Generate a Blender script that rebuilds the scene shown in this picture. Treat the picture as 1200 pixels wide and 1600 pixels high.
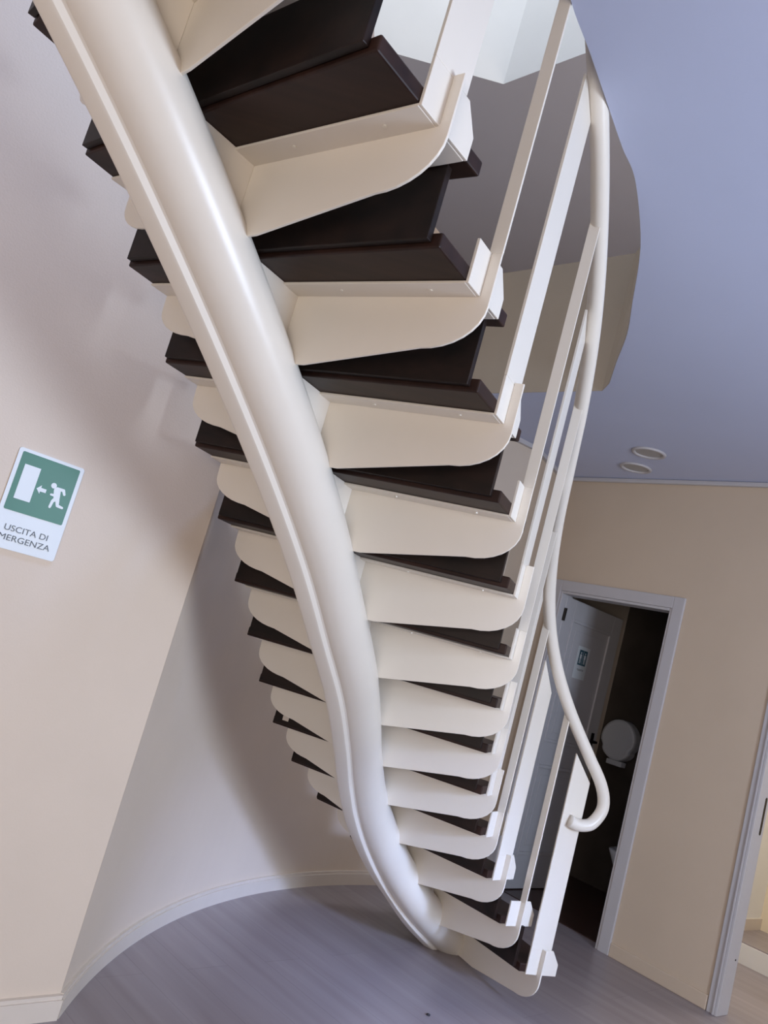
import bpy, bmesh, math, random
from mathutils import Vector, Matrix
random.seed(4)
for o in list(bpy.data.objects): bpy.data.objects.remove(o)
SC = bpy.context.scene; COL = SC.collection
PI = math.pi

# ------------------------------------------------------------------ camera
EYE = 1.3733; FOC = 1272.4
cd = bpy.data.cameras.new('camera'); cam = bpy.data.objects.new('camera', cd); COL.objects.link(cam)
cd.sensor_fit = 'HORIZONTAL'; cd.sensor_width = 36; cd.lens = 36 * FOC / 1200; cd.clip_start = .02
Rm = Matrix(((0.9624, 0.2717, 0.0), (-0.0415, 0.1470, 0.9882), (0.2685, -0.9511, 0.1527)))  # image right, down, forward
right, down, fwd = (Vector([Rm[r][c] for r in range(3)]) for c in range(3))
fwd.normalize(); right = (right - fwd * right.dot(fwd)).normalized(); up = right.cross(fwd)
M = Matrix((right, up, -fwd)).transposed().to_4x4(); M.translation = (0, 0, EYE)
cam.matrix_world = M; SC.camera = cam

# ------------------------------------------------------------------ light and exposure
SC.view_settings.view_transform = 'Standard'; SC.view_settings.look = 'None'
SC.view_settings.gamma = 1; SC.view_settings.use_curve_mapping = False
SC.view_settings.exposure = 0.0
w = bpy.data.worlds.new('daylight'); SC.world = w; w.use_nodes = True
bgn = w.node_tree.nodes['Background']; bgn.inputs[0].default_value = (.62, .74, 1, 1); bgn.inputs[1].default_value = 1.2
def area(name, loc, target, sx, sy, power, col, spread=180):
    l = bpy.data.lights.new(name, 'AREA'); l.shape = 'RECTANGLE'; l.size = sx; l.size_y = sy
    l.energy = power; l.color = col; l.spread = math.radians(spread)
    o = bpy.data.objects.new(name, l); COL.objects.link(o); o.location = loc
    o.rotation_euler = (Vector(target) - Vector(loc)).to_track_quat('-Z', 'Y').to_euler(); return o
area('window_light', (2.98, .45, 1.75), (.1, 2.6, 1.2), 1.0, 1.1, 104, (.66, .79, 1))
area('window_light', (2.97, .75, 1.85), (.36, 3.70, .0), .40, .45, 5.2, (.38, .53, 1), 30)
area('warm_fill_light', (-.7, -3.4, 1.3), (.0, 3, .9), 2.0, 2.2, 98, (1, .88, .75))  # added warm fill from behind the camera, for walls and stair
area('skylight_light', (.0, 3.3, 8.8), (-.5, 2.6, 2.5), 1.6, 1.6, 100, (.90, .95, 1))
area('skylight_light', (.75, 1.95, 8.4), (-1.25, 2.0, 3.0), .7, .7, 22, (.30, .50, 1), 34)
area('upper_ceiling_fill_light', (4.6, 1.5, 4.0), (0, 7, 5.3), 1.2, 1.2, 50, (1, .88, .80), 140)  # fill added upstairs, out of view, to brighten the upper ceiling
area('side_room_light', (2.95, 4.75, 2.4), (3.1, 5.6, 0), .6, .6, 22, (1, .93, .82))

# ------------------------------------------------------------------ materials
def mat(name, col, rough=.5, noise=.0, nscale=20, bump=.0, bscale=150, metal=0, spec=.5, dark=None):
    m = bpy.data.materials.new(name); m.use_nodes = True; nt = m.node_tree; b = nt.nodes['Principled BSDF']
    b.inputs['Base Color'].default_value = (*col, 1); b.inputs['Roughness'].default_value = rough
    b.inputs['Metallic'].default_value = metal; b.inputs['Specular IOR Level'].default_value = spec
    tc = nt.nodes.new('ShaderNodeTexCoord')
    if noise:
        n = nt.nodes.new('ShaderNodeTexNoise'); n.inputs['Scale'].default_value = nscale; n.inputs['Detail'].default_value = 4
        nt.links.new(tc.outputs['Object'], n.inputs['Vector'])
        r = nt.nodes.new('ShaderNodeValToRGB'); r.color_ramp.elements[0].position = .3; r.color_ramp.elements[1].position = .7
        d = dark or tuple(c * (1 - noise) for c in col)
        r.color_ramp.elements[0].color = (*d, 1); r.color_ramp.elements[1].color = (*col, 1)
        nt.links.new(n.outputs['Fac'], r.inputs['Fac']); nt.links.new(r.outputs['Color'], b.inputs['Base Color'])
    if bump:
        n = nt.nodes.new('ShaderNodeTexNoise'); n.inputs['Scale'].default_value = bscale; n.inputs['Detail'].default_value = 3
        nt.links.new(tc.outputs['Object'], n.inputs['Vector'])
        bp = nt.nodes.new('ShaderNodeBump'); bp.inputs['Strength'].default_value = bump; bp.inputs['Distance'].default_value = .004
        nt.links.new(n.outputs['Fac'], bp.inputs['Height']); nt.links.new(bp.outputs['Normal'], b.inputs['Normal'])
    return m
def wood(name, c1, c2, rough, rotz, stretch=(1.2, 22, 22), planks=None):
    m = bpy.data.materials.new(name); m.use_nodes = True; nt = m.node_tree; b = nt.nodes['Principled BSDF']
    tc = nt.nodes.new('ShaderNodeTexCoord'); mr = nt.nodes.new('ShaderNodeMapping'); mp = nt.nodes.new('ShaderNodeMapping')
    mr.inputs['Rotation'].default_value = (0, 0, rotz); mp.inputs['Scale'].default_value = stretch
    nt.links.new(tc.outputs['Object'], mr.inputs['Vector']); nt.links.new(mr.outputs[0], mp.inputs['Vector'])
    n = nt.nodes.new('ShaderNodeTexNoise'); n.inputs['Scale'].default_value = 1; n.inputs['Detail'].default_value = 6
    nt.links.new(mp.outputs[0], n.inputs['Vector'])
    r = nt.nodes.new('ShaderNodeValToRGB'); r.color_ramp.elements[0].position = .3; r.color_ramp.elements[1].position = .72
    r.color_ramp.elements[0].color = (*c1, 1); r.color_ramp.elements[1].color = (*c2, 1)
    nt.links.new(n.outputs['Fac'], r.inputs['Fac']); out = r.outputs['Color']
    if planks:
        bk = nt.nodes.new('ShaderNodeTexBrick'); bk.inputs['Scale'].default_value = 1
        bk.inputs['Brick Width'].default_value = 1.3; bk.inputs['Row Height'].default_value = .19
        bk.inputs['Mortar Size'].default_value = .0018; bk.inputs['Color1'].default_value = (1, 1, 1, 1)
        bk.inputs['Color2'].default_value = (.92, .92, .92, 1); bk.inputs['Mortar'].default_value = (.78, .78, .78, 1)
        nt.links.new(mr.outputs[0], bk.inputs['Vector'])
        mx = nt.nodes.new('ShaderNodeMix'); mx.data_type = 'RGBA'; mx.blend_type = 'MULTIPLY'; mx.inputs[0].default_value = 1
        nt.links.new(out, mx.inputs[6]); nt.links.new(bk.outputs['Color'], mx.inputs[7]); out = mx.outputs[2]
    nt.links.new(out, b.inputs['Base Color']); b.inputs['Roughness'].default_value = rough
    bp = nt.nodes.new('ShaderNodeBump'); bp.inputs['Strength'].default_value = .08; bp.inputs['Distance'].default_value = .002
    nt.links.new(n.outputs['Fac'], bp.inputs['Height']); nt.links.new(bp.outputs['Normal'], b.inputs['Normal'])
    return m
M_PAINT = mat('cream_steel_paint', (.76, .70, .615), .32, .03, 6, .05, 60)
M_WOODR = wood('dark_riser_wood', (.007, .004, .003), (.020, .010, .007), .45, 0); M_WOODR.node_tree.nodes['Principled BSDF'].inputs['Specular IOR Level'].default_value = .25
M_WOOD = wood('dark_tread_wood', (.013, .005, .0035), (.034, .0145, .010), .48, 0); M_WOOD.node_tree.nodes['Principled BSDF'].inputs['Specular IOR Level'].default_value = .25
M_WALL = mat('beige_plaster', (.67, .56, .455), .75, .04, 3, .12, 180)
M_WALLW = mat('white_plaster', (.80, .79, .76), .8, .03, 3, .1, 180)
M_WALLY = mat('warm_beige_plaster', (.63, .505, .38), .75, .04, 3, .12, 180)
M_DIMWALL = mat('dimmed_beige_plaster', (.42, .35, .275), .8, .05, 3, .12, 180)  # beige wall plaster, darkened to carry the parapet's dim light
M_CREAM = mat('cream_plaster', (.80, .70, .52), .8, .05, 4, .1, 180)
M_CEILU = mat('grey_ceiling_paint', (.78, .70, .62), .85, .03, 2, .08, 150)
M_CEIL = mat('blue_lit_ceiling_paint', (.55, .59, .76), .85, .03, 2, .08, 150)  # blue bounce light mixed into the ceiling's base colour
M_TRIM = mat('white_gloss_trim', (.54, .515, .52), .55, .03, 8)
M_BASE = mat('beige_baseboard', (.66, .58, .50), .45, .04, 8)
M_FLOOR = wood('grey_laminate', (.265, .222, .228), (.335, .290, .300), .34, math.radians(47), (1.0, 16, 16), True)
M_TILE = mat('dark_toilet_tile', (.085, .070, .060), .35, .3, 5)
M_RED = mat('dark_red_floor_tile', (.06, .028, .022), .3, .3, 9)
M_METAL = mat('dark_bronze', (.035, .030, .028), .35, .1, 20, metal=.8)
M_PLAST = mat('white_plastic', (.75, .76, .80), .22, .02, 5)
M_CER = mat('white_ceramic', (.8, .82, .86), .12, .02, 5)
M_GREEN = mat('safety_green', (.013, .14, .075), .40, .06, 12, spec=.45)
M_SIGNW = mat('laminated_white_sheet', (.72, .745, .75), .42, .03, 10, spec=.35)
M_INK = mat('black_ink', (.02, .02, .025), .4, .1, 30)
M_BLUE = mat('dark_teal_print', (.03, .10, .14), .3, .1, 30)
M_LAMP = mat('grey_lamp_glass', (.38, .37, .36), .3, .05, 20)
M_DOT = mat('steel_screw', (.8, .76, .68), .3, .05, 30, metal=.3)

# ------------------------------------------------------------------ helpers
def link(name, bm, m, parent=None, smooth=False, bevel=0, kind=None):
    bmesh.ops.recalc_face_normals(bm, faces=bm.faces)
    me = bpy.data.meshes.new(name); bm.to_mesh(me); bm.free(); me.materials.append(m)
    o = bpy.data.objects.new(name, me); COL.objects.link(o)
    if parent: o.parent = parent
    if smooth:
        for p in me.polygons: p.use_smooth = True
    if bevel:
        b = o.modifiers.new('b', 'BEVEL'); b.width = bevel; b.segments = 2; b.limit_method = 'ANGLE'; b.angle_limit = math.radians(35)
    if kind: o['kind'] = kind
    return o
def struct(name, bm, m, **k): return link(name, bm, m, kind='structure', **k)
def root(name, label, cat, loc=(0, 0, 0)):
    o = bpy.data.objects.new(name, None); COL.objects.link(o); o.location = loc
    o.empty_display_size = .1; o['label'] = label; o['category'] = cat; return o
def prism(bm, pts, vec):
    """closed outline of 3-D points swept by vec"""
    v = Vector(vec); A = [bm.verts.new(Vector(p)) for p in pts]; B = [bm.verts.new(Vector(p) + v) for p in pts]
    n = len(pts); bm.faces.new(A); bm.faces.new(B[::-1])
    for i in range(n): bm.faces.new((A[i], B[i], B[(i + 1) % n], A[(i + 1) % n]))
def slab(bm, poly, z0, z1):
    prism(bm, [(x, y, z0) for x, y in poly], (0, 0, z1 - z0))
def boxo(bm, o, U, V, W):
    o = Vector(o); U = Vector(U); V = Vector(V); prism(bm, [o, o + U, o + U + V, o + V], W)
def tube(bm, pts, r, seg=12, cap=True):
    pts = [Vector(p) for p in pts]; rings = []; ref = None
    for i, p in enumerate(pts):
        t = (pts[min(i + 1, len(pts) - 1)] - pts[max(i - 1, 0)]).normalized()
        if ref is None: ref = t.cross(Vector((0, 0, 1)) if abs(t.z) < .9 else Vector((1, 0, 0))).normalized()
        ref = (ref - t * ref.dot(t)).normalized(); b = t.cross(ref)
        rings.append([bm.verts.new(p + (ref * math.cos(2 * PI * k / seg) + b * math.sin(2 * PI * k / seg)) * r) for k in range(seg)])
    for a, b in zip(rings, rings[1:]):
        for k in range(seg): bm.faces.new((a[k], a[(k + 1) % seg], b[(k + 1) % seg], b[k]))
    if cap: bm.faces.new(rings[0][::-1]); bm.faces.new(rings[-1])
def catmull(P, sub=8):
    P = [Vector(p) for p in P]; Q = [P[0] * 2 - P[1]] + P + [P[-1] * 2 - P[-2]]; out = []
    for i in range(1, len(Q) - 2):
        a, b, c, d = Q[i - 1:i + 3]
        for k in range(sub):
            t = k / sub
            out.append(.5 * ((2 * b) + (c - a) * t + (2 * a - 5 * b + 4 * c - d) * t * t + (3 * b - a - 3 * c + d) * t ** 3))
    return out + [P[-1]]
V3 = lambda p, z: Vector((p[0], p[1], z))

# ------------------------------------------------------------------ plan of the place
S0 = Vector((-.560, 2.752)); SD = Vector((math.cos(math.radians(42)), math.sin(math.radians(42))))     # sign wall
CC = Vector((2.32, 2.82)); CR = 2.88                                                                # round wall
DA = Vector((1.903, 5.037)); da = math.radians(-51); DD = Vector((math.cos(da), math.sin(da))); DN = Vector((-DD.y, DD.x))  # wc door wall
def dw(s, n=0): return DA + DD * s + DN * n
CEZ = 2.90; SLAB = 3.2; TOPZ = 5.5
arc_end = math.acos((.87 - CC.x) / CR)
def circ(a, r=CR): return Vector((CC.x + r * math.cos(a), CC.y + r * math.sin(a)))
A0 = PI + .0236
def ringpts(r): return [circ(A0 - (A0 - arc_end) * k / 44, r) for k in range(45)]
round_pts = ringpts(CR)
OPEN_W = .86; O2 = .72; O2W = .85
corner_r = dw(1.85)
BACK = -3.6

# floor
bm = bmesh.new(); slab(bm, [(-5, -4.2), (6, -4.2), (6, 9), (-5, 9)], -.12, 0); struct('floor', bm, M_FLOOR)
# sign wall, on its convex corner with the round wall
far = S0 - SD * 4.2
nS = Vector((-SD.y, SD.x)) * .2
bm = bmesh.new(); slab(bm, [S0, far, far + nS, S0 + nS * .9 + Vector((-.02, .0))], 0, 7.4); struct('wall_left', bm, M_WALL)
bm = bmesh.new(); outer = ringpts(CR + .15)
slab(bm, round_pts + outer[::-1], 0, 3.68)
o = struct('wall_round', bm, M_WALL)
# short return and the door wall with its two openings
pR = round_pts[-1]; pS = dw(-1.10)
bm = bmesh.new(); slab(bm, [pR, pS, pS + DN * .14 + Vector((-.1, .1)), outer[-1]], 0, CEZ); struct('wall_return', bm, M_WALLY)
TH = .10
bm = bmesh.new()
def wseg(s0, s1, z0, z1): boxo(bm, V3(dw(s0), z0), V3(DD * (s1 - s0), 0), V3(DN * TH, 0), (0, 0, z1 - z0))
wseg(-1.10, -OPEN_W, 0, CEZ); wseg(-OPEN_W, 0, 2.06, CEZ); wseg(0, O2, 0, CEZ); wseg(O2, O2 + O2W, 2.1, CEZ); wseg(O2 + O2W, 1.85, 0, CEZ)
struct('wall_far', bm, M_WALLY)
R1_ = Vector((3.35, BACK)); BL = Vector((far.x, BACK))
bm = bmesh.new()
def wl(a, b, z0=0, z1=CEZ, t=.15):
    a = Vector(a); b = Vector(b); d = (b - a).normalized(); n = Vector((d.y, -d.x)) * t
    slab(bm, [a, b, b + n, a + n], z0, z1)
def frac(a, b, t): return Vector(a) + (Vector(b) - Vector(a)) * t
wl(frac(R1_, corner_r, 0), frac(R1_, corner_r, .34)); wl(frac(R1_, corner_r, .66), corner_r)
wl(frac(R1_, corner_r, .34), frac(R1_, corner_r, .66), 0, .4); wl(frac(R1_, corner_r, .34), frac(R1_, corner_r, .66), 2.3, CEZ)
for ob in (struct('wall_right', bm, M_WALL),): pass
bm = bmesh.new(); wl(BL, (-1.6, BACK)); wl((.4, BACK), R1_); wl((-1.6, BACK), (.4, BACK), 2.35); struct('wall_back', bm, M_WALL)
bm = bmesh.new(); wl(far, BL); struct('wall_side', bm, M_WALL)
# lower ceiling with the stair opening
arc = [(.18, 4.73), (.908, 3.985), (.905, 3.86), (.848, 3.58), (.79, 3.27), (.712, 2.985), (.625, 2.67), (.555, 2.47), (.452, 2.235), (.375, 2.12), (.295, 1.99), (.185, 1.81), (.09, 1.66), (-.03, 1.42), (-.2, 1.12), (-.42, .82), (-.72, .5), (-1.1, .2)]
arcs = arc[:2] + [tuple(p)[:2] for p in catmull([(x, y, 0) for x, y in arc[2:]], 5)]
ent = S0 - SD * 2.35
rp = [p for p in round_pts if p.x > .20]
outl = arcs + [ent, far, BL, R1_, corner_r, dw(1.85, .1), pS + DN * .1, pS] + rp[::-1]
bm = bmesh.new(); A = [bm.verts.new((p[0], p[1], CEZ)) for p in outl]; f = bm.faces.new(A)
ex = bmesh.ops.extrude_face_region(bm, geom=[f])
for v in ex['geom']:
    if isinstance(v, bmesh.types.BMVert): v.co.z = SLAB
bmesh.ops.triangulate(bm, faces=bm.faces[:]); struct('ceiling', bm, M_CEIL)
# solid parapet standing on the slab round the opening
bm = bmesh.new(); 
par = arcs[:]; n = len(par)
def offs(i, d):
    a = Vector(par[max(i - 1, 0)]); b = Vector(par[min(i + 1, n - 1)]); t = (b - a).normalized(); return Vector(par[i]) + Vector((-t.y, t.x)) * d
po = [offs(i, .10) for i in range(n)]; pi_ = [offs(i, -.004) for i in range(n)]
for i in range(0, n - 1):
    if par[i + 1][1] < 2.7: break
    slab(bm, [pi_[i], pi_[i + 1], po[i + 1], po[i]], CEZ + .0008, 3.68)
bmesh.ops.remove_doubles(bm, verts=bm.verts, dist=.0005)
struct('wall_parapet', bm, M_DIMWALL)
# upper storey: walls, ceiling and the bright well above the stair
bm = bmesh.new(); hole = [(-.01, 5.40), (.44, 4.92), (1.35, 4.0), (1.2, -1.6), (-2.6, -1.6), (-2.4, 5.40)]
out_ = [(-5, 10.5), (6, 10.5), (6, -4.2), (-5, -4.2)]
def ringface(z):
    H = [bm.verts.new((x, y, z)) for x, y in hole]; O = [bm.verts.new((x, y, z)) for x, y in out_]
    e = []
    for L in (H, O):
        for i in range(len(L)): e.append(bm.edges.new((L[i], L[(i + 1) % len(L)])))
    bmesh.ops.triangle_fill(bm, edges=e, use_beauty=True)
ringface(TOPZ); struct('ceiling', bm, M_CEILU)
bm = bmesh.new(); hc = Vector((-.6, 2.0))
for i in range(len(hole)):
    a = Vector(hole[i]); b = Vector(hole[(i + 1) % len(hole)]); na = (a - hc).normalized() * .12; nb = (b - hc).normalized() * .12
    slab(bm, [a, b, b + nb, a + na], TOPZ + .002, 9.2)
struct('wall_skylight_well', bm, M_WALLW)
bm = bmesh.new()
for a, b in (((-5, 10.5), (6, 10.5)), ((6, 10.5), (6, -4.2)), ((6, -4.2), (-5, -4.2)), ((-5, -4.2), (-5, 10.5))):
    a = Vector(a); b = Vector(b); wl(a, b, SLAB, TOPZ)
struct('wall_upper', bm, M_WALL)
bm = bmesh.new()
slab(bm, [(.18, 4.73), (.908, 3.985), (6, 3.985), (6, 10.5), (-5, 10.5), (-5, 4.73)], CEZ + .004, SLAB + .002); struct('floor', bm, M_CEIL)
# cornice and baseboards
bm = bmesh.new()
boxo(bm, V3(dw(-1.09, -.03), CEZ - .03), V3(DD * 2.9, 0), V3(DN * .03, 0), (0, 0, .029))
struct('trim_1', bm, M_TRIM, bevel=.008)
bm = bmesh.new(); d_ = (pS - pR).normalized(); nn = Vector((d_.y, -d_.x)) * .03
slab(bm, [pR, pS, pS + nn, pR + nn], CEZ - .03, CEZ - .001)
rr = ringpts(CR - .03)
slab(bm, round_pts[28:] + rr[28:][::-1], CEZ - .03, CEZ - .001); struct('trim_2', bm, M_TRIM)
bm = bmesh.new()
r2 = ringpts(CR - .012)
slab(bm, round_pts + r2[::-1], 0, .075); r3 = ringpts(CR - .018)
slab(bm, round_pts + r3[::-1], .0, .062); struct('baseboard_round', bm, M_BASE)
bm = bmesh.new(); q = Vector((SD.y, -SD.x)) * .014
slab(bm, [S0 + SD * .004, far, far + q, S0 + SD * .004 + q], 0, .072); slab(bm, [S0 + SD * .006, far, far + q * 1.4, S0 + SD * .006 + q * 1.4], 0, .06); struct('baseboard_left', bm, M_BASE)
bm = bmesh.new(); boxo(bm, V3(dw(.075, -.014), 0), V3(DD * (O2 - .075 - .05), 0), V3(DN * .014, 0), (0, 0, .075))
struct('baseboard_far', bm, M_WALLY, bevel=.004)

# ------------------------------------------------------------------ toilet behind the far wall
bm = bmesh.new(); tw = .12
def bx(a, b, c, d, z0, z1, B=None):   # box in door-wall coordinates s0..s1, n0..n1
    boxo(B or bm, V3(dw(a, c), z0), V3(DD * (b - a), 0), V3(DN * (d - c), 0), (0, 0, z1 - z0))
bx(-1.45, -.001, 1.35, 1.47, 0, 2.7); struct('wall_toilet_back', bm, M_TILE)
bm = bmesh.new(); bx(-1.30, -1.18, TH, 1.35, 0, 2.7); struct('wall_toilet_left', bm, M_WALL)
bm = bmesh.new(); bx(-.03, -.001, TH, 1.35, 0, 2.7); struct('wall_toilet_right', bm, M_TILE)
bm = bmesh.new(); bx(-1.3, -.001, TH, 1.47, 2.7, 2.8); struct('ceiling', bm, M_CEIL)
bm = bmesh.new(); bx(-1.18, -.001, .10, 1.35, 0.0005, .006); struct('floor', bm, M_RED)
# casing + jambs of the toilet door, then the leaf
bm = bmesh.new(); cw = .075
for a, b in ((-OPEN_W - cw, -OPEN_W + .0), (0, cw)): bx(a, b, -.018, .0, 0, 2.06 + cw)
bx(-OPEN_W, 0, -.018, 0, 2.06, 2.06 + cw)
bx(-OPEN_W, -OPEN_W + .018, -.012, TH + .01, 0, 2.06); bx(-.018, 0, -.012, TH + .01, 0, 2.06); bx(-OPEN_W + .018, -.018, -.012, TH + .01, 2.042, 2.06)
door1 = struct('door_1', bm, M_TRIM, bevel=.004)
hinge = dw(-OPEN_W + .02, .05); LW = .80
# leaf swings into the toilet
rx, ry = 0.5035, 0.8640
az = Vector((0.962 * (977 - 600) + .272 * (955 - 800), -.0415 * (977 - 600) + .147 * (955 - 800) + .988 * FOC)).normalized()
tt = hinge.dot(az); disc = LW * LW - (hinge.length_squared - tt * tt)
tip = az * (tt + math.sqrt(max(disc, 0))); ld = (tip - hinge).normalized(); ln = Vector((ld.y, -ld.x))
if ln.dot(-hinge) < 0: ln = -ln     # ln faces the hall
def lf(a, z, n=0): return V3(hinge + ld * a + ln * n, z)
def lbox(B, a0, a1, z0, z1, n0, n1): boxo(B, lf(a0, z0, n0), V3(ld * (a1 - a0), 0), V3(ln * (n1 - n0), 0), (0, 0, z1 - z0))
bm = bmesh.new(); lbox(bm, 0, LW, .012, 2.035, -.038, -.006)
for (a0, a1) in ((0, .125), (LW - .125, LW)): lbox(bm, a0, a1, .012, 2.035, -.006, .002)
for (z0, z1) in ((.012, .24), (.86, 1.02), (1.90, 2.035)): lbox(bm, .125, LW - .125, z0, z1, -.006, .002)
leaf = link('door_leaf', bm, M_TRIM, door1, bevel=.003)
bm = bmesh.new()
def frame(a0, a1, z0, z1, w, n0, n1):
    lbox(bm, a0, a1, z0, z0 + w, n0, n1); lbox(bm, a0, a1, z1 - w, z1, n0, n1); lbox(bm, a0, a0 + w, z0 + w, z1 - w, n0, n1); lbox(bm, a1 - w, a1, z0 + w, z1 - w, n0, n1)
for z0, z1 in ((.24, .86), (1.02, 1.90)):
    frame(.125, LW - .125, z0, z1, .022, -.0058, .008)
    lbox(bm, .20, LW - .20, z0 + .07, z1 - .07, -.0058, -.001)
link('door_panel', bm, M_TRIM, leaf, bevel=.006)
bm = bmesh.new(); lbox(bm, LW - .085, LW - .045, .93, 1.15, .002, .008)
p = [lf(LW - .065, 1.09, .008), lf(LW - .065, 1.09, .05), lf(LW - .08, 1.09, .056), lf(LW - .18, 1.085, .056)]
tube(bm, p, .009, 10); link('door_handle', bm, M_METAL, leaf, bevel=.002)
bm = bmesh.new(); p = V3(hinge, 1.86) + V3(ln * .008, 0); tube(bm, [p, p + Vector((0, 0, .09))], .011, 10); link('hinge', bm, M_METAL, leaf)
bm = bmesh.new(); p = V3(hinge, .2) + V3(ln * .008, 0); tube(bm, [p, p + Vector((0, 0, .09))], .011, 10); link('hinge', bm, M_METAL, leaf)

def textmesh(name, body, size, m, parent, origin, U, Nn, width=None, align='LEFT'):
    c = bpy.data.curves.new(name, 'FONT'); c.body = body; c.size = size; c.extrude = .0002; c.align_x = align; c.offset = 0
    t = bpy.data.objects.new(name, c); COL.objects.link(t); bpy.context.view_layer.update()
    me = bpy.data.meshes.new_from_object(t.evaluated_get(bpy.context.evaluated_depsgraph_get())); bpy.data.objects.remove(t)
    U = Vector(U).normalized(); Z = Vector((0, 0, 1)); Nn = Vector(Nn)
    xs = [v.co.x for v in me.vertices]; k = width / (max(xs) - min(xs)) if width else 1; x0 = min(xs)
    for v in me.vertices:
        v.co = Vector(origin) + U * ((v.co.x - x0) * k) + Z * v.co.y + Nn * (v.co.z + .0006)
    me.materials.clear(); me.materials.append(m); o = bpy.data.objects.new(name, me); COL.objects.link(o)
    if parent: o.parent = parent
    return o
def person_prism(B, P, U, Nn, pts, r):
    pass
# sign on the toilet door
wc = root('toilet_sign', 'small white sheet with dark blue figures square on the open toilet door', 'sign')
bm = bmesh.new(); lbox(bm, .285, .445, 1.50, 1.735, -.0008, .0004); link('sign_sheet', bm, M_SIGNW, wc)
bm = bmesh.new(); lbox(bm, .312, .418, 1.60, 1.71, .0004, .0009); link('blue_square', bm, M_BLUE, wc)
bm = bmesh.new()
for c in (.337, .393):
    lbox(bm, c - .012, c + .012, 1.648, 1.678, .0009, .0013); lbox(bm, c - .010, c - .003, 1.612, 1.648, .0009, .0013); lbox(bm, c + .003, c + .010, 1.612, 1.648, .0009, .0013)
    lbox(bm, c - .006, c + .006, 1.682, 1.695, .0009, .0013)
lbox(bm, .3635, .3665, 1.608, 1.704, .0009, .0013)
link('restroom_figure', bm, M_SIGNW, wc)
# paper dispenser on the back wall
def wcp(s, n, z): return V3(dw(s, n), z)
dsp = root('paper_dispenser', 'round white plastic paper roll dispenser on the dark toilet wall', 'dispenser', wcp(-.955, 1.35, 1.145))
bm = bmesh.new(); c0 = Vector((0, 0, 0))
R_ = .155
ring = []
for k in range(28):
    a = 2 * PI * k / 28; x = R_ * math.cos(a); z = R_ * math.sin(a)
    if z < -.05: z = min(z, -.05) * 1.08; x = max(-.125, min(.125, x * 1.02))
    ring.append((x, z))
DD3 = V3(DD, 0); DN3 = V3(DN, 0)
prism(bm, [DD3 * x + Vector((0, 0, z)) - DN3 * .003 for x, z in ring], -DN3 * .11)
link('dispenser_cover', bm, M_PLAST, dsp, bevel=.02)
bm = bmesh.new(); boxo(bm, DD3 * -.07 + Vector((0, 0, -.205)) - DN3 * .02, DD3 * .14, -DN3 * .07, (0, 0, .04)); link('paper_slot', bm, M_PLAST, dsp, bevel=.006)
# toilet bowl, mostly hidden behind the jamb
tb = root('toilet', 'white ceramic toilet bowl in the dark room, mostly hidden by the door frame', 'toilet', wcp(-.47, 1.04, 0.006))
bm = bmesh.new(); prof = [(0.13, 0), (.10, .05), (.09, .18), (.14, .30), (.185, .40), (.15, .41), (.10, .33), (0, .25)]
rg = []
for r, z in prof:
    rg.append([bm.verts.new(DD3 * (r * math.cos(2 * PI * k / 24)) + DN3 * (r * 1.25 * math.sin(2 * PI * k / 24)) + Vector((0, 0, z))) for k in range(24)] if r else [bm.verts.new((0, 0, z))])
for a, b in zip(rg, rg[1:]):
    for k in range(24):
        if len(b) == 1: bm.faces.new((a[k], a[(k + 1) % 24], b[0]))
        else: bm.faces.new((a[k], a[(k + 1) % 24], b[(k + 1) % 24], b[k]))
bm.faces.new(rg[0]); link('bowl', bm, M_CER, tb, smooth=True)
bm = bmesh.new(); boxo(bm, DD3 * -.19 + DN3 * .17 + Vector((0, 0, .36)), DD3 * .38, DN3 * .115, (0, 0, .36)); link('cistern', bm, M_CER, tb, bevel=.02)

# ------------------------------------------------------------------ second doorway at the right edge and the room behind it
bm = bmesh.new()
bx(O2 - .045, O2, -.012, 0, 0, 2.14); bx(O2 - .012, O2, -.022, 0, 0, 2.12); bx(O2 + O2W, O2 + O2W + .05, -.012, 0, 0, 2.14); bx(O2, O2 + O2W, -.012, 0, 2.1, 2.14)
bx(O2, O2 + .016, -.02, .11, 0, 2.1); bx(O2 + O2W - .016, O2 + O2W, -.02, .11, 0, 2.1); bx(O2 + .016, O2 + O2W - .016, -.02, .11, 2.084, 2.1)
door2 = struct('door_2', bm, M_TRIM, bevel=.003)
bm = bmesh.new(); 
pl = []
for k in range(9): a = PI * k / 8; pl.append((.011 * math.cos(a), .09 + .011 * math.sin(a)))
for k in range(9): a = PI + PI * k / 8; pl.append((.011 * math.cos(a), -.09 + .011 * math.sin(a)))
prism(bm, [V3(dw(O2 + .016, .07 + x), 1.03 + z) for x, z in pl], DD3 * .0015); link('strike_plate', bm, M_METAL, door2)
for z in (1.19, .28):
    bm = bmesh.new(); p = V3(dw(O2 + .016, .075), z); tube(bm, [p, p + DD3 * .002], .005, 10); link('screw', bm, M_METAL, door2)
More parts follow.
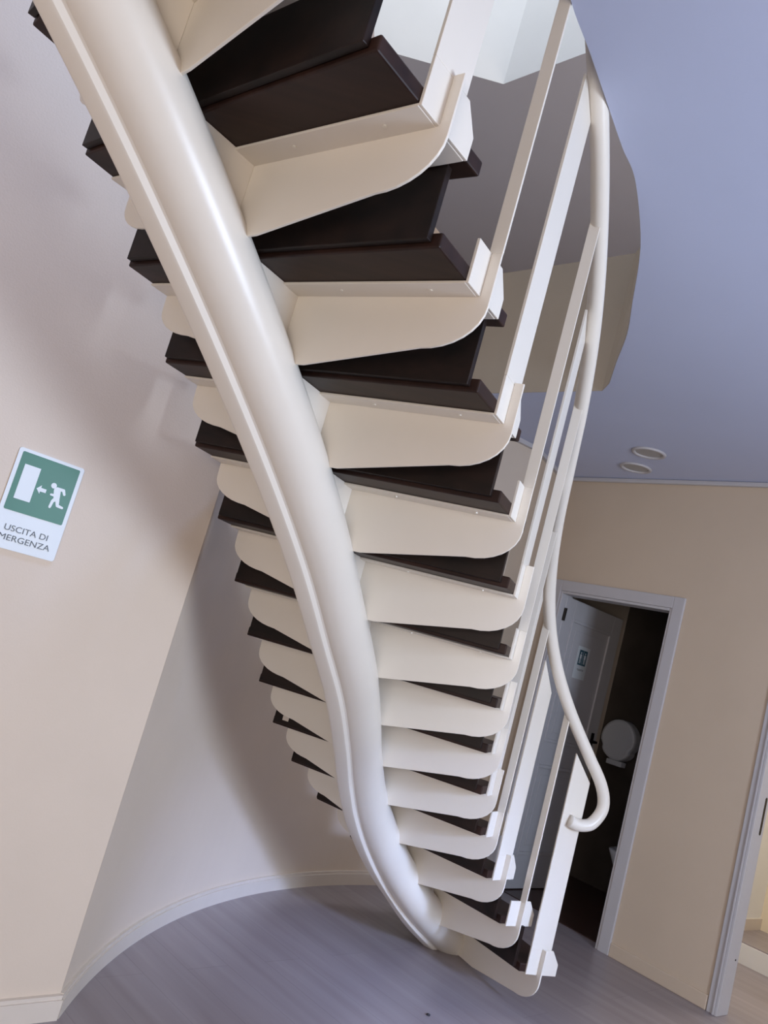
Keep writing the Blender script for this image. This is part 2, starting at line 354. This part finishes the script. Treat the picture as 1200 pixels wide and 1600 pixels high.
# side room shell
bm = bmesh.new(); bx(.0, .10, TH, 1.99, 0, 2.7); struct('wall_side_room_left', bm, M_WALLW)
bm = bmesh.new(); bx(.10, 2.7, 1.87, 1.99, 0, 2.7); struct('wall_side_room_back', bm, M_CREAM)
bm = bmesh.new(); bx(2.6, 2.72, TH, 1.87, 0, 2.7); struct('wall_side_room_right', bm, M_CREAM)
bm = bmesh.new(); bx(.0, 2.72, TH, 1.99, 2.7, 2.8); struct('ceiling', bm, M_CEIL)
bm = bmesh.new(); bx(.10, 2.6, 1.25, 1.87, 0.001, .125); struct('floor', bm, M_WALLW)
bm = bmesh.new(); bx(.10, 2.6, 1.262, 1.87, 0.125, .133); struct('floor', bm, M_FLOOR)
bm = bmesh.new(); bx(.10, .112, 1.26, 1.87, 0.133, .21); struct('baseboard_side_room', bm, M_BASE)

# ------------------------------------------------------------------ ceiling lamps
for (x, y, lab) in ((1.447, 4.755, 'round recessed ceiling spotlight farther from the far wall'), (1.50, 5.13, 'round recessed ceiling spotlight close to the cornice of the far wall')):
    r = root('recessed_spotlight', lab, 'ceiling light', (x, y, CEZ)); r['group'] = 'recessed ceiling spotlights'
    bm = bmesh.new(); N_ = 28
    v = [[bm.verts.new((rad * math.cos(2 * PI * k / N_), rad * math.sin(2 * PI * k / N_), z)) for k in range(N_)] for rad, z in ((.105, 0), (.100, -.010), (.088, -.012), (.080, -.004), (.080, 0))]
    for a, b in zip(v, v[1:] + v[:1]):
        for k in range(N_): bm.faces.new((a[k], a[(k + 1) % N_], b[(k + 1) % N_], b[k]))
    link('trim_ring', bm, M_TRIM, r, smooth=True)
    bm = bmesh.new(); tube(bm, [(0, 0, -.0005), (0, 0, -.003)], .0795, 28); link('lamp_glass', bm, M_LAMP, r)

# ------------------------------------------------------------------ emergency exit sign
SN = Vector((SD.y, -SD.x)); SU3 = V3(SD, 0); SN3 = V3(SN, 0)
def sp(s, z, n=0): return V3(S0 + SD * (s * 1.02 - .012) + SN * n, z)
sg = root('emergency_exit_sign', 'green and white emergency exit sign reading USCITA DI EMERGENZA on the beige wall', 'sign', (0, 0, 0))
def rrect(s0, s1, z0, z1, r, n):
    out = []
    for cx, cz, a0 in ((s1 - r, z1 - r, 0), (s0 + r, z1 - r, 90), (s0 + r, z0 + r, 180), (s1 - r, z0 + r, 270)):
        for k in range(5): a = math.radians(a0 + 22.5 * k); out.append(sp(cx + r * math.cos(a), cz + r * math.sin(a), n))
    return out
bm = bmesh.new(); prism(bm, rrect(-.634, -.441, 1.338, 1.628, .008, .001), SN3 * .003); link('sign_panel', bm, M_SIGNW, sg)
gs0, gs1, gz0, gz1 = -.6225, -.4525, 1.447, 1.619; gw = gs1 - gs0; gh = gz1 - gz0
bm = bmesh.new(); prism(bm, rrect(gs0, gs1, gz0, gz1, .004, .004), SN3 * .0006); link('green_field', bm, M_GREEN, sg)
def gp(u, v, n=.0046): return sp(gs0 + gw * u, gz1 - gh * v, n)
bm = bmesh.new(); prism(bm, [gp(.092, .195), gp(.363, .195), gp(.363, .79), gp(.092, .79)], SN3 * .0005); link('door_symbol', bm, M_SIGNW, sg)
bm = bmesh.new(); prism(bm, [gp(*p) for p in ((.395, .525), (.465, .45), (.465, .495), (.56, .495), (.56, .558), (.465, .558), (.465, .60))], SN3 * .0005); link('arrow', bm, M_SIGNW, sg)
bm = bmesh.new()
prism(bm, [gp(.655 + .048 * math.cos(2 * PI * k / 20), .392 + .048 * math.sin(2 * PI * k / 20)) for k in range(20)], SN3 * .0005)
def limb(a, b, w0, w1, n):
    a = Vector(a); b = Vector(b); d = (b - a).normalized(); q = Vector((-d.y, d.x))
    pts = []
    for k in range(7): t = PI / 2 + PI * k / 6; pts.append(a + (d * math.cos(t) + q * math.sin(t)) * w0)
    for k in range(7): t = -PI / 2 + PI * k / 6; pts.append(b + (d * math.cos(t) + q * math.sin(t)) * w1)
    prism(bm, [gp(p.x, p.y, n) for p in pts], SN3 * .0004)
for i, L in enumerate((((.735, .455), (.765, .585), .060, .052), ((.735, .425), (.835, .42), .028, .026), ((.835, .42), (.868, .482), .026, .022), ((.715, .46), (.715, .545), .026, .022), ((.715, .545), (.655, .548), .022, .018), ((.752, .60), (.715, .645), .036, .026), ((.715, .645), (.700, .755), .026, .022), ((.785, .60), (.815, .70), .036, .026), ((.815, .70), (.905, .712), .026, .020))):
    limb(*L, .0046 + .00003 * i)
link('running_figure', bm, M_SIGNW, sg)
textmesh('lettering', 'USCITA DI', .0245, M_INK, sg, sp(gs0 + gw * .115, gz1 - gh * 1.325, .004), SU3, SN3, width=gw * .745)
textmesh('lettering', 'EMERGENZA', .0245, M_INK, sg, sp(gs0 + gw * -.01, gz1 - gh * 1.487, .004), SU3, SN3, width=gw * .965)
textmesh('lettering', 'TOILETTE', .018, M_INK, wc, lf(.322, 1.560, .0004), V3(ld, 0) , V3(ln, 0), width=.086)

# ------------------------------------------------------------------ the staircase
H = .18; W = 1.0016
FR = {1: (.9123, 4.2069, -1.1248), 2: (.6881, 4.1129, -.9394), 3: (.5034, 3.9900, -.7625), 4: (.3621, 3.8341, -.6006), 5: (.2609, 3.6420, -.4651),
      6: (.1838, 3.4160, -.3655), 7: (.1207, 3.1636, -.3090), 8: (.0556, 2.9008, -.3007), 9: (-.0251, 2.6427, -.3395), 10: (-.1279, 2.3947, -.4107),
      11: (-.2488, 2.1540, -.4939), 12: (-.3849, 1.9196, -.5809), 13: (-.5328, 1.6872, -.6803), 14: (-.6926, 1.4569, -.7921), 15: (-.868, 1.232, -.915), 16: (-1.062, 1.018, -1.045), 17: (-1.275, .820, -1.18)}
FR[0] = (1.15, 4.27, -1.31)
def fr(n):
    x, y, t = FR[n]; T = Vector((math.cos(t), math.sin(t))); return Vector((x, y)), T, Vector((T.y, -T.x))
def P(n, a, b, z):
    C, T, N = fr(n); return V3(C + T * a + N * b, H * n + z)
def ends(n):
    C, T, N = fr(n); return C + T * W / 2, C - T * W / 2
def rear(n, q=.4):
    q2 = {0: .2, 1: .22, 2: .25, 3: .28, 4: .32, 5: .36}.get(n, q)
    r0, l0 = ends(n); r1, l1 = ends(n + 1) if n < 17 else (r0 + (r0 - ends(n - 1)[0]), l0 + (l0 - ends(n - 1)[1]))
    return r0 + (r1 - r0) * q2, l0 + (l1 - l0) * q
st = root('spiral_staircase', 'cream steel curved staircase with dark wooden steps rising on one central spine beam', 'staircase', V3(fr(1)[0], 0))
base = Vector(st.location)
def loc(bmx):
    bmesh.ops.translate(bmx, verts=bmx.verts, vec=-base)
TOP = 16
RAILZ = .95; RA = W / 2 + .026
for n in range(1, TOP + 1):
    C, T, N = fr(n); T3 = V3(T, 0); N3 = V3(N, 0)
    # transverse plate
    h0 = .19 if n > 1 else .175; bp = -.062; hw = W / 2
    pts = [(-hw, -.002), (-hw + .002, -.05)]
    for k in range(1, 8):
        a = PI / 2 * k / 8; pts.append((-hw + .002 + .13 * (1 - math.cos(a)), -.05 - .075 * math.sin(a)))
    pts += [(-hw + .135, -.126), (-.07, -h0), (.07, -h0), (hw - .11, -.132)]
    for k in range(1, 8):
        a = PI / 2 * (1 - k / 8); pts.append((hw + .034 - .144 * (1 - math.cos(a)), -.03 - .102 * math.sin(a)))
    top = .105 if n % 2 else .10
    pts += [(hw + .034, -.03), (hw + .034, top), (hw + .008, top), (hw + .008, -.002)]
    bm = bmesh.new(); prism(bm, [P(n, a, bp, z) for a, z in pts], -N3 * .007); 
    boxo(bm, P(n, -hw, bp - .006 - .10 * (n > 2), -.007), T3 * W, N3 * (-bp + .006 + .10 * (n > 2)), (0, 0, .0065))                 # flange
    sh = h0 if n > 3 else .11
    if n > 1: boxo(bm, P(n, -.075, bp, -sh), T3 * .065, N3 * (-bp + .10), (0, 0, sh - .0005))   # saddle over the beam
    loc(bm); br = link('step_bracket', bm, M_PAINT, st, bevel=.0015)
    for a in ((-.40, .15, .40) if n > 7 else ()):
        bm = bmesh.new(); p = P(n, a, -.03, -.0065); tube(bm, [p, p - Vector((0, 0, .003))], .0045, 8)
        loc(bm); link('screw', bm, M_DOT, br)
    bm = bmesh.new(); e = [(.0, -.006), (-.17, -.006), (-.17, .045), (-.128, .10), (.0, .10)]
    prism(bm, [P(n, hw, b, z) for b, z in e], T3 * .008); loc(bm); link('end_plate', bm, M_PAINT, br, bevel=.0015)
    # tread board: rear edge towards n+1, front edge 3 cm past the riser below
    rr_, rl = rear(n); dr = (rr_ - rl).normalized(); nr = Vector((dr.y, -dr.x))
    if n > 1:
        fr_, fl = rear(n - 1); 
    else:
        r0, l0 = ends(1); r1, l1 = ends(2); fr_ = r0 - (r1 - r0) * .9; fl = l0 - (l1 - l0) * .6
    df = (fr_ - fl).normalized(); nf = Vector((df.y, -df.x))
    def cut(p, d):      # where the board's edge meets the line of its right-hand end
        return p + d * ((W / 2 - (p - C).dot(T)) / d.dot(T))
    rr_ = cut(rr_, dr); fe = cut(fr_ - nf * .035, df)
    poly = [rr_, rl, fl - nf * .035, fe]
    bm = bmesh.new(); slab(bm, poly, H * n, H * n + .034); loc(bm); link('tread_board', bm, M_WOOD, br, bevel=.004)
    if n < TOP:
        bm = bmesh.new(); q0 = rr_ - dr * .022 + nr * .001; q1 = rl + dr * .012 + nr * .001
        slab(bm, [q0, q1, q1 + nr * .018, q0 + nr * .018], H * n + .011, H * (n + 1) - .0008); loc(bm); link('riser_board', bm, M_WOODR, br, bevel=.002)
    # baluster
    bm = bmesh.new()
    if n % 2:
        boxo(bm, P(n, hw, 0, .10), T3 * .008, -N3 * .115, (0, 0, RAILZ - .098))
        for v in bm.verts:
            if v.co.z > H * n + .5 and (v.co.xy - P(n, hw, 0, 0).xy).dot(N) < -.05: v.co.z -= .098 * H / (ends(n)[0] - ends(n - 1)[0]).length
    else: boxo(bm, P(n, hw + .001, bp - .0005, .10), T3 * .033, -N3 * .007, (0, 0, RAILZ - .105))
    loc(bm); link('baluster', bm, M_PAINT, st, bevel=.001)
# spine beam
A_ = {1: -.06, 2: -.0, 3: 0, 4: 0, 5: 0, 6: 0, 7: 0, 8: -.01}
Z_ = {1: .13, 2: .14, 3: .15, 4: .16, 5: .18, 6: .19, 7: .20, 8: .20}
sp_pts = [Vector((1.02, 4.45, -.065)), Vector((.905, 4.345, .045))]
for n in range(2, 18):
    sp_pts.append(P(n, A_.get(n, -.03), -.0, -Z_.get(n, .20)))
path = catmull(sp_pts, 6)
sec = [(-.035, .07), (-.067, -.070), (-.067, -.092), (-.064, -.099), (-.057, -.102), (-.019, -.099), (-.013, -.096), (-.006, -.083), (.000, -.080), (.008, -.0805)] + [(.006 + .082 * math.sin(math.radians(a)), .003 - .082 * math.cos(math.radians(a))) for a in range(12, 97, 12)] + [(.086, .022), (.078, .045), (.066, .064), (.05, .075), (-.028, .075)]
bm = bmesh.new(); rings = []
for i, p in enumerate(path):
    t = (path[min(i + 1, len(path) - 1)] - path[max(i - 1, 0)]).normalized()
    l = Vector((0, 0, 1)).cross(t).normalized()      # points to the handrail side
    u_ = l.cross(t).normalized()
    if u_.z < 0: u_ = -u_
    rings.append([bm.verts.new(p + l * a + u_ * b) for a, b in sec])
for a, b in zip(rings, rings[1:]):
    for k in range(len(sec)): bm.faces.new((a[k], a[(k + 1) % len(sec)], b[(k + 1) % len(sec)], b[k]))
bm.faces.new(rings[0]); bm.faces.new(rings[-1])
# cut flat where it stands on the floor
bmesh.ops.bisect_plane(bm, geom=bm.verts[:] + bm.edges[:] + bm.faces[:], plane_co=(0, 0, .001), plane_no=(0, 0, 1), clear_inner=True)
bmesh.ops.holes_fill(bm, edges=[e for e in bm.edges if len(e.link_faces) == 1])
loc(bm); spn = link('spine_beam', bm, M_PAINT, st)
for p in spn.data.polygons: p.use_smooth = True
spn.data.set_sharp_from_angle(angle=math.radians(24)) if hasattr(spn.data, 'set_sharp_from_angle') else None
# small pale sticker left on one riser
rr_, rl = rear(5); dr = (rr_ - rl).normalized(); nr = Vector((dr.y, -dr.x))
bm = bmesh.new(); boxo(bm, V3(rl + dr * .055 + nr * .0196, H * 5 + .028), V3(dr * .03, 0), V3(nr * .001, 0), (0, 0, .025)); loc(bm)
link('sticker', bm, M_BASE, [o for o in COL.objects if o.name.startswith('step_bracket')][4])
# handrail
hp = [P(n, RA, -.06, RAILZ) for n in range(1, 17)]
g = (hp[0] - hp[1]); g.z = 0; g.normalize()
o1 = hp[0]
curl = [o1 + g * a + Vector((0, 0, z)) for a, z in ((-.025, -.288), (.02, -.298), (.075, -.285), (.108, -.245), (.122, -.20), (.112, -.15), (.085, -.10), (.045, -.05))]
rail = catmull(curl + hp, 8)
bm = bmesh.new(); tube(bm, rail, .0270, 18); loc(bm); link('handrail', bm, M_PAINT, st, smooth=True)

# ------------------------------------------------------------------ speck on the floor
bm = bmesh.new(); bmesh.ops.create_icosphere(bm, subdivisions=2, radius=.007)
for v in bm.verts: v.co.x *= 1.3; v.co.z = v.co.z * .6 + .0042
d = right * (669 - 600) - up * (1587 - 800) + fwd * FOC; q = d * (-EYE / d.z)
o = link('pebble', bm, M_INK, None, smooth=True); o.location = (q.x, q.y, 0)
o['label'] = 'tiny black pebble lying on the grey laminate floor'; o['category'] = 'pebble'
